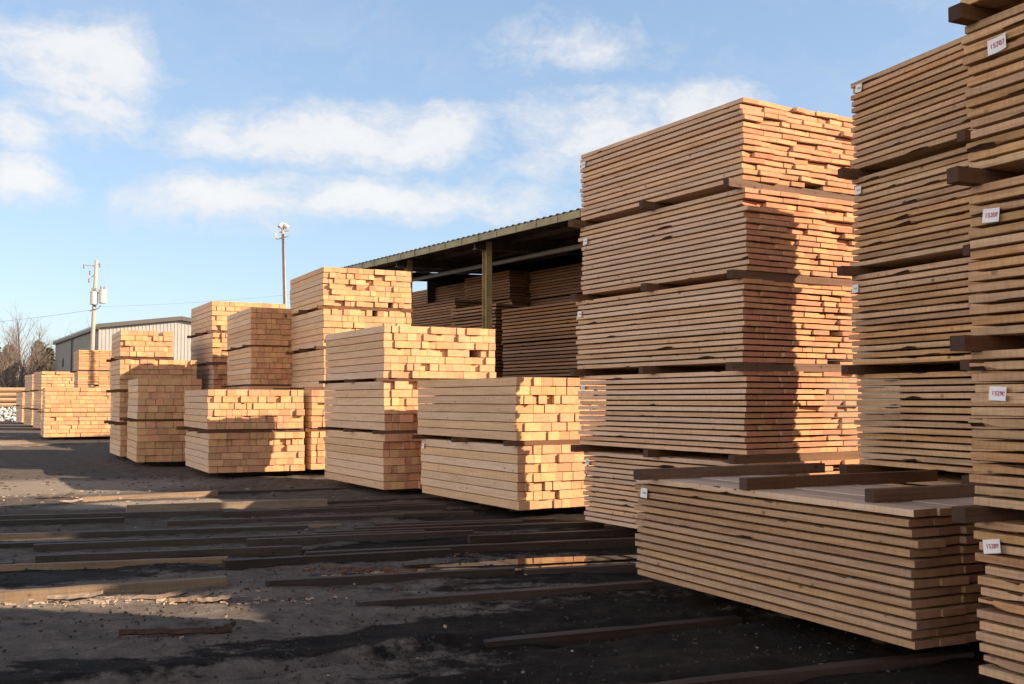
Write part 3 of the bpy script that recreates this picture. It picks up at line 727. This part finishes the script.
chips('mud_clods', plain('mud_clod', (.05, .041, .034), .95, amt=.5), [(-2, 8, 3, 2.2, 1500, .006, .028), (-3, 13, 3.5, 3, 500, .012, .04), (0, 6.6, 2.2, .8, 500, .006, .024), (-9, 21, 3, 3, 300, .03, .10)], 8)

# ------------------------------------------------------------------ far yard edge: rubble, logs
RUB = plain('pale_stone', (.52, .51, .50), .85, nscale=4, amt=.35, bump=.02)
rr = random.Random(12); mb = MB()
for _ in range(2200):
    x = rr.uniform(-52, -33.5); y = rr.uniform(78, 82.5); top = 1.15 * (1 - abs(y - 80.4) / 2.6) * rr.uniform(.6, 1.05)
    z = max(.05, top); s = rr.uniform(.06, .2)
    v = []
    for k in range(6):
        d = [(1, 0, 0), (-1, 0, 0), (0, 1, 0), (0, -1, 0), (0, 0, 1), (0, 0, -1)][k]
        v.append((x + d[0] * s * rr.uniform(.6, 1.2), y + d[1] * s * rr.uniform(.6, 1.2), z * .9 + d[2] * s * rr.uniform(.5, 1.0)))
    mb.add(v, [(4, 0, 2), (4, 2, 1), (4, 1, 3), (4, 3, 0), (5, 2, 0), (5, 1, 2), (5, 3, 1), (5, 0, 3)])
tag(mb.build('stone_rubble', RUB), kind='stuff')
LOGM = [plain('peeled_log', (.50, .33, .19), .8, nscale=5, amt=.3, stretch=(.4, 5, 5)), endgrain('log_end', (.5, .33, .2), (.3, .18, .1)), BARK]
k = 0
for row, n in enumerate((6, 5, 4, 3)):
    for i in range(n):
        y = 86.2 + (i + row * .5) * .5; z = .95 + .42 * row + .2; L = rr.uniform(11, 14)
        mb = MB(); pts = [(-L / 2 + L * u / 6, .05 * math.sin(u + row), .03 * math.cos(u * 1.3 + i)) for u in range(7)]
        mb.tube(pts, [.23 - .008 * u for u in range(7)], 10, 0); mb.m[-1] = 1; mb.m[-2] = 1
        o = mb.build('log', LOGM, None, (-44.5 + rr.uniform(-.8, .8), y, z), R(4), smooth=False)
        tag(o, 'long peeled log lying in the pile behind the pale rubble', 'log', 'logs piled behind the rubble')
# ground sleepers that carry the pile
for i, x in enumerate((-48.5, -41.5)):
    mb = MB(); mb.box(-.2, .2, -1.6, 1.7, 0, .93, ch=.02); tag(mb.build('log_bunk', plain('bunk_concrete', (.3, .29, .27), .9)), 'concrete bunk carrying the %s end of the log pile' % ('left', 'right')[i], 'bunk', 'bunks under the log pile').location = (x, 87.4, 0)

# ------------------------------------------------------------------ trees
TW = plain('bare_bark', (.20, .155, .125), .9, nscale=3, amt=.3)
TWG = plain('twig_bark', (.24, .18, .145), .9, nscale=3, amt=.3)
def grow(mb, p, d, L, r0, lvl, rr, maxl, tw=.45):
    n = 4; pts = [p]; q = p.copy(); dd = d.copy()
    for i in range(n):
        dd = (dd + Vector((rr.gauss(0, .10), rr.gauss(0, .10), .05))).normalized(); q = q + dd * L / n; pts.append(q.copy())
    mb.tube(pts, [r0 * (1 - .55 * i / n) for i in range(n + 1)], 5 if lvl < 2 else 3, cap=False)
    if lvl >= maxl: return
    for k in range(rr.choice((3, 4, 4, 5)) if lvl else 6):
        u = rr.uniform(.35, 1.0); i = min(n - 1, int(u * n)); base = pts[i].lerp(pts[i + 1], u * n - i)
        ax = Vector((rr.gauss(0, 1), rr.gauss(0, 1), rr.gauss(.25, .5))).normalized()
        nd = (dd * .9 + ax * tw * 1.5).normalized()
        grow(mb, base, nd, L * rr.uniform(.45, .72), r0 * rr.uniform(.35, .5), lvl + 1, rr, maxl, tw)
def bare_tree(x, y, h, seed, lab, maxl=4):
    rr = random.Random(seed); t = thing('bare_tree', lab, 'tree', (x, y, 0), 0, 'bare trees beyond the yard')
    mb = MB(); top = Vector((rr.uniform(-.3, .3), rr.uniform(-.3, .3), h * .42)); r0 = h * .016
    mb.tube([(0, 0, -.1), (top.x * .5, top.y * .5, h * .2), tuple(top)], [r0 * 1.2, r0, r0 * .75], 8); mb.build('trunk', TW, t, smooth=True)
    cr = MB()
    for k in range(8):
        z = rr.uniform(.5, 1.0); a = rr.uniform(0, 6.28); p = Vector((top.x * z, top.y * z, h * .42 * z))
        d = Vector((math.cos(a) * .6, math.sin(a) * .6, 1)).normalized()
        grow(cr, p, d, h * rr.uniform(.22, .36), r0 * .5, 1, rr, maxl)
    grow(cr, top, Vector((0, 0, 1)), h * .36, r0 * .7, 1, rr, maxl)
    cr.build('crown', TWG, t)
for i, (u, d, h, lab) in enumerate(((22, 118, 12.5, 'tall bare tree rising above the brown woods'), (6, 112, 10, 'bare tree at the outer edge of the woods'), (72, 150, 12.6, 'thin bare treetop over the grey building roof'), (62, 150, 11, 'faint bare treetop left of the utility pole'), (82, 155, 12.5, 'bare treetop close beside the utility pole'), (36, 130, 8.5, 'low bare tree between woods and grey building'))):
    bare_tree((u - 512) / 1060 * d, d, h, 300 + i, lab)
# brown scrub wood that reads as one mass
rr = random.Random(77); mb = MB()
for _ in range(130):
    x = rr.uniform(-85, -47); y = rr.uniform(112, 128); h = rr.uniform(4, 8.5)
    grow(mb, Vector((x, y, 0)), Vector((rr.gauss(0, .08), rr.gauss(0, .08), 1)).normalized(), h * .7, .09, 1, rr, 3, .35)
tag(mb.build('woods', plain('scrub_bark', (.19, .14, .11), .95, nscale=1, amt=.4)), kind='stuff')
NEED = plain('needles', (.095, .085, .052), .8, nscale=.8, amt=.5)
def conifer(x, y, h, r0, seed, lab):
    rr = random.Random(seed); t = thing('pine_tree', lab, 'tree', (x, y, 0), 0, 'evergreens beyond the yard')
    mb = MB(); mb.tube([(0, 0, -.1), (.1, 0, h * .5), (0, .1, h * .97)], [.22, .14, .03], 8); mb.build('trunk', TW, t)
    cr = MB()
    for _ in range(1500):
        z = rr.uniform(.22, 1.0); rad = r0 * (1 - z) ** .6 * (.75 + .35 * noise.noise(Vector((seed, z * 7, 0)))) * math.sqrt(rr.random()) + .1
        a = rr.uniform(0, 6.28); c = Vector((rad * math.cos(a), rad * math.sin(a), z * h)); s = rr.uniform(.25, .55)
        d1 = Vector((rr.gauss(0, 1), rr.gauss(0, 1), rr.gauss(0, .4))).normalized() * s; d2 = Vector((rr.gauss(0, 1), rr.gauss(0, 1), rr.gauss(0, 1))).normalized() * s * .5
        cr.add([c - d1, c + d2, c + d1, c - d2], [(0, 1, 2, 3)])
    cr.build('crown', NEED, t)
for i, (u, d, h, r0, lab) in enumerate(((38, 135, 9.0, 2.6, 'dark evergreen beside the grey building wall'), (8, 140, 8.8, 3.2, 'dark evergreen behind the brown woods'), (-8, 138, 9.2, 3.0, 'dark evergreen at the outermost edge of woods'), (48, 142, 8.5, 2.5, 'dark evergreen partly behind the grey building'))):
    conifer((u - 512) / 1060 * d, d, h, r0, 400 + i, lab)
# low wooded rise that closes the horizon
mb = MB(); n = 160; prof = []
for i in range(n + 1):
    a = R(-75 + 150 * i / n); x, y = 420 * math.sin(a), 420 * math.cos(a); h = 9 + 5 * noise.noise(Vector((i * .11, 0, 0))) + 2.5 * noise.noise(Vector((i * .9, 4, 0)))
    mb.v += [(x * .97, y * .97, -1), (x, y, h), (x * 1.1, y * 1.1, h * .8)]
for i in range(n):
    for k in range(2): mb.f.append((3 * i + k, 3 * i + 3 + k, 3 * i + 4 + k, 3 * i + 1 + k)); mb.m.append(0)
tag(mb.build('hills', plain('far_wood', (.10, .085, .07), .95, nscale=.15, amt=.4)), kind='structure')

# ------------------------------------------------------------------ sky, sun, camera
SUN_AZ, SUN_EL = -15.0, 25.5          # azimuth from +X (counter-clockwise), elevation
wld = bpy.data.worlds.new('World'); scn.world = wld; wld.use_nodes = True
nt = wld.node_tree; nt.nodes.clear(); N = NT(nt)
out = nt.nodes.new('ShaderNodeOutputWorld'); bg = nt.nodes.new('ShaderNodeBackground'); nt.links.new(bg.outputs[0], out.inputs[0])
sky = N.n('TexSky', _sky_type='NISHITA', _sun_disc=False, _sun_elevation=R(SUN_EL), _sun_rotation=R(90 - SUN_AZ), _altitude=50, _air_density=1.0, _dust_density=.6, _ozone_density=1.5)
tc = N.n('TexCoord'); sp = N.n('SeparateXYZ', Vector=tc.outputs['Generated'])
AZ = N.math('MULTIPLY', N.math('ARCTAN2', sp.outputs[0], sp.outputs[1]), 57.2958)
EL = N.math('MULTIPLY', N.math('ARCSINE', sp.outputs[2]), 57.2958)
cv = N.n('CombineXYZ', X=AZ, Y=EL)
wn = N.n('TexNoise', Vector=cv.outputs[0], Scale=.16, Detail=4, Roughness=.6).outputs[1]
wv = N.n('VectorMath', _operation='SCALE', i0=N.n('VectorMath', _operation='SUBTRACT', i0=wn, i1=(.5, .5, .5)).outputs[0]); wv.inputs['Scale'].default_value = 3.2
cw = N.n('VectorMath', _operation='ADD', i0=cv.outputs[0], i1=wv.outputs[0]).outputs[0]
blobs = [  # azimuth, elevation (degrees), half width, half height, density
 (-22.8, 16.7, 5.0, 2.1, 1.0), (-21.6, 14.4, 3.0, 1.8, .85), (-25.2, 13.2, 1.9, 1.3, .8), (-25.3, 10.6, 2.4, 1.5, 1.0),
 (-10.0, 14.0, 8.8, 1.75, 1.05), (-4.4, 13.9, 3.8, 1.8, 1.05), (-15.0, 10.4, 5.2, 1.8, 1.0), (-7.4, 10.7, 5.0, 1.4, 1.1),
 (-.5, 10.8, 5.0, 1.4, .6), (6.0, 14.4, 7.4, 2.6, .8), (10.2, 15.5, 3.2, 1.7, .95), (3.2, 18.9, 6.0, 1.5, .55), (2.0, 12.2, 5, 1.3, .45),
 (24.5, 20.5, 5, 1.6, .4), (-20, 24, 8, 3, .7), (14, 27, 9, 3, .6), (40, 14, 9, 3, .7), (-44, 15, 9, 3, .8), (60, 22, 12, 4, .7), (110, 25, 14, 5, .7), (170, 20, 30, 9, 1.2), (-85, 13, 34, 12, 1.4), (-135, 14, 36, 13, 1.4)]
acc = None
for (a, e, ra, re, dn) in blobs:
    d = N.n('VectorMath', _operation='SUBTRACT', i0=cw, i1=(a, e, 0)).outputs[0]
    d = N.n('VectorMath', _operation='MULTIPLY', i0=d, i1=(1 / ra, 1 / re, 0)).outputs[0]
    l = N.n('VectorMath', _operation='LENGTH', i0=d).outputs['Value']
    v = N.math('MULTIPLY', N.maprange(l, 1.45, .3), dn)
    acc = v if acc is None else N.math('MAXIMUM', acc, v)
fs1 = N.n('TexNoise', Vector=N.n('Mapping', Vector=cw, Scale=(.26, .62, 1)).outputs[0], Scale=1.0, Detail=10, Roughness=.64).outputs[0]
cl = N.math('ADD', acc, N.math('MULTIPLY', N.math('SUBTRACT', fs1, .5), 1.75))
msk = N.math('MULTIPLY', N.maprange(cl, .17, .86), N.math('MINIMUM', N.math('MULTIPLY', acc, 3.0), 1.0))
thinv = N.math('MULTIPLY', N.maprange(N.n('TexNoise', Vector=N.n('Mapping', Vector=cw, Scale=(.07, .2, 1)).outputs[0], Scale=1.0, Detail=6, Roughness=.6).outputs[0], .48, .8), .28)
msk = N.math('MAXIMUM', msk, thinv)
# unseen warm cloud banks behind the camera, added brighter to fill shaded faces
opp = N.n('VectorMath', _operation='DOT_PRODUCT', i0=tc.outputs['Generated'], i1=(-.80, -.60, 0)).outputs['Value']
front = N.maprange(opp, -.1, .75, smooth=True)
cloudcol = N.mix(N.maprange(cl, .4, 1.2), (3.3, 3.3, 3.4), (4.0, 3.9, 3.75))
cloudcol = N.mix(front, cloudcol, (11.5, 9.7, 8.1))
gam = N.n('Gamma', Color=sky.outputs[0], Gamma=.6)
skyc = N.mix(1.0, gam.outputs[0], (1.13, 1.27, 1.44), 'MULTIPLY')
zen = N.n('CombineColor'); zf = N.maprange(EL, 24, 75, 1.0, .42)
for k in range(3): nt.links.new(zf, zen.inputs[k])
skyc = N.mix(1.0, skyc, zen.outputs[0], 'MULTIPLY')
col = N.mix(N.math('MULTIPLY', msk, .80), skyc, cloudcol)
nt.links.new(col, bg.inputs['Color']); bg.inputs['Strength'].default_value = .128

sl_ = bpy.data.lights.new('sun', 'SUN'); sl_.energy = 5.0; sl_.angle = R(.53); sl_.color = (1.0, .81, .60)
so = bpy.data.objects.new('sun', sl_); COL.objects.link(so)
sd = Vector((math.cos(R(SUN_EL)) * math.cos(R(SUN_AZ)), math.cos(R(SUN_EL)) * math.sin(R(SUN_AZ)), math.sin(R(SUN_EL))))
so.rotation_euler = sd.to_track_quat('Z', 'Y').to_euler()

cam = bpy.data.cameras.new('camera'); cam.sensor_width = 36; cam.lens = 1060 / 1024 * 36; cam.clip_end = 5000; cam.clip_start = .05
co = bpy.data.objects.new('camera', cam); COL.objects.link(co); co.location = (0, 0, 1.6)
co.rotation_euler = (R(90) + math.atan(58 / 1060), 0, 0); scn.camera = co
scn.view_settings.view_transform = 'Standard'; scn.view_settings.look = 'None'; scn.view_settings.gamma = 1
scn.view_settings.exposure = 1.0
scn.view_settings.use_curve_mapping = False
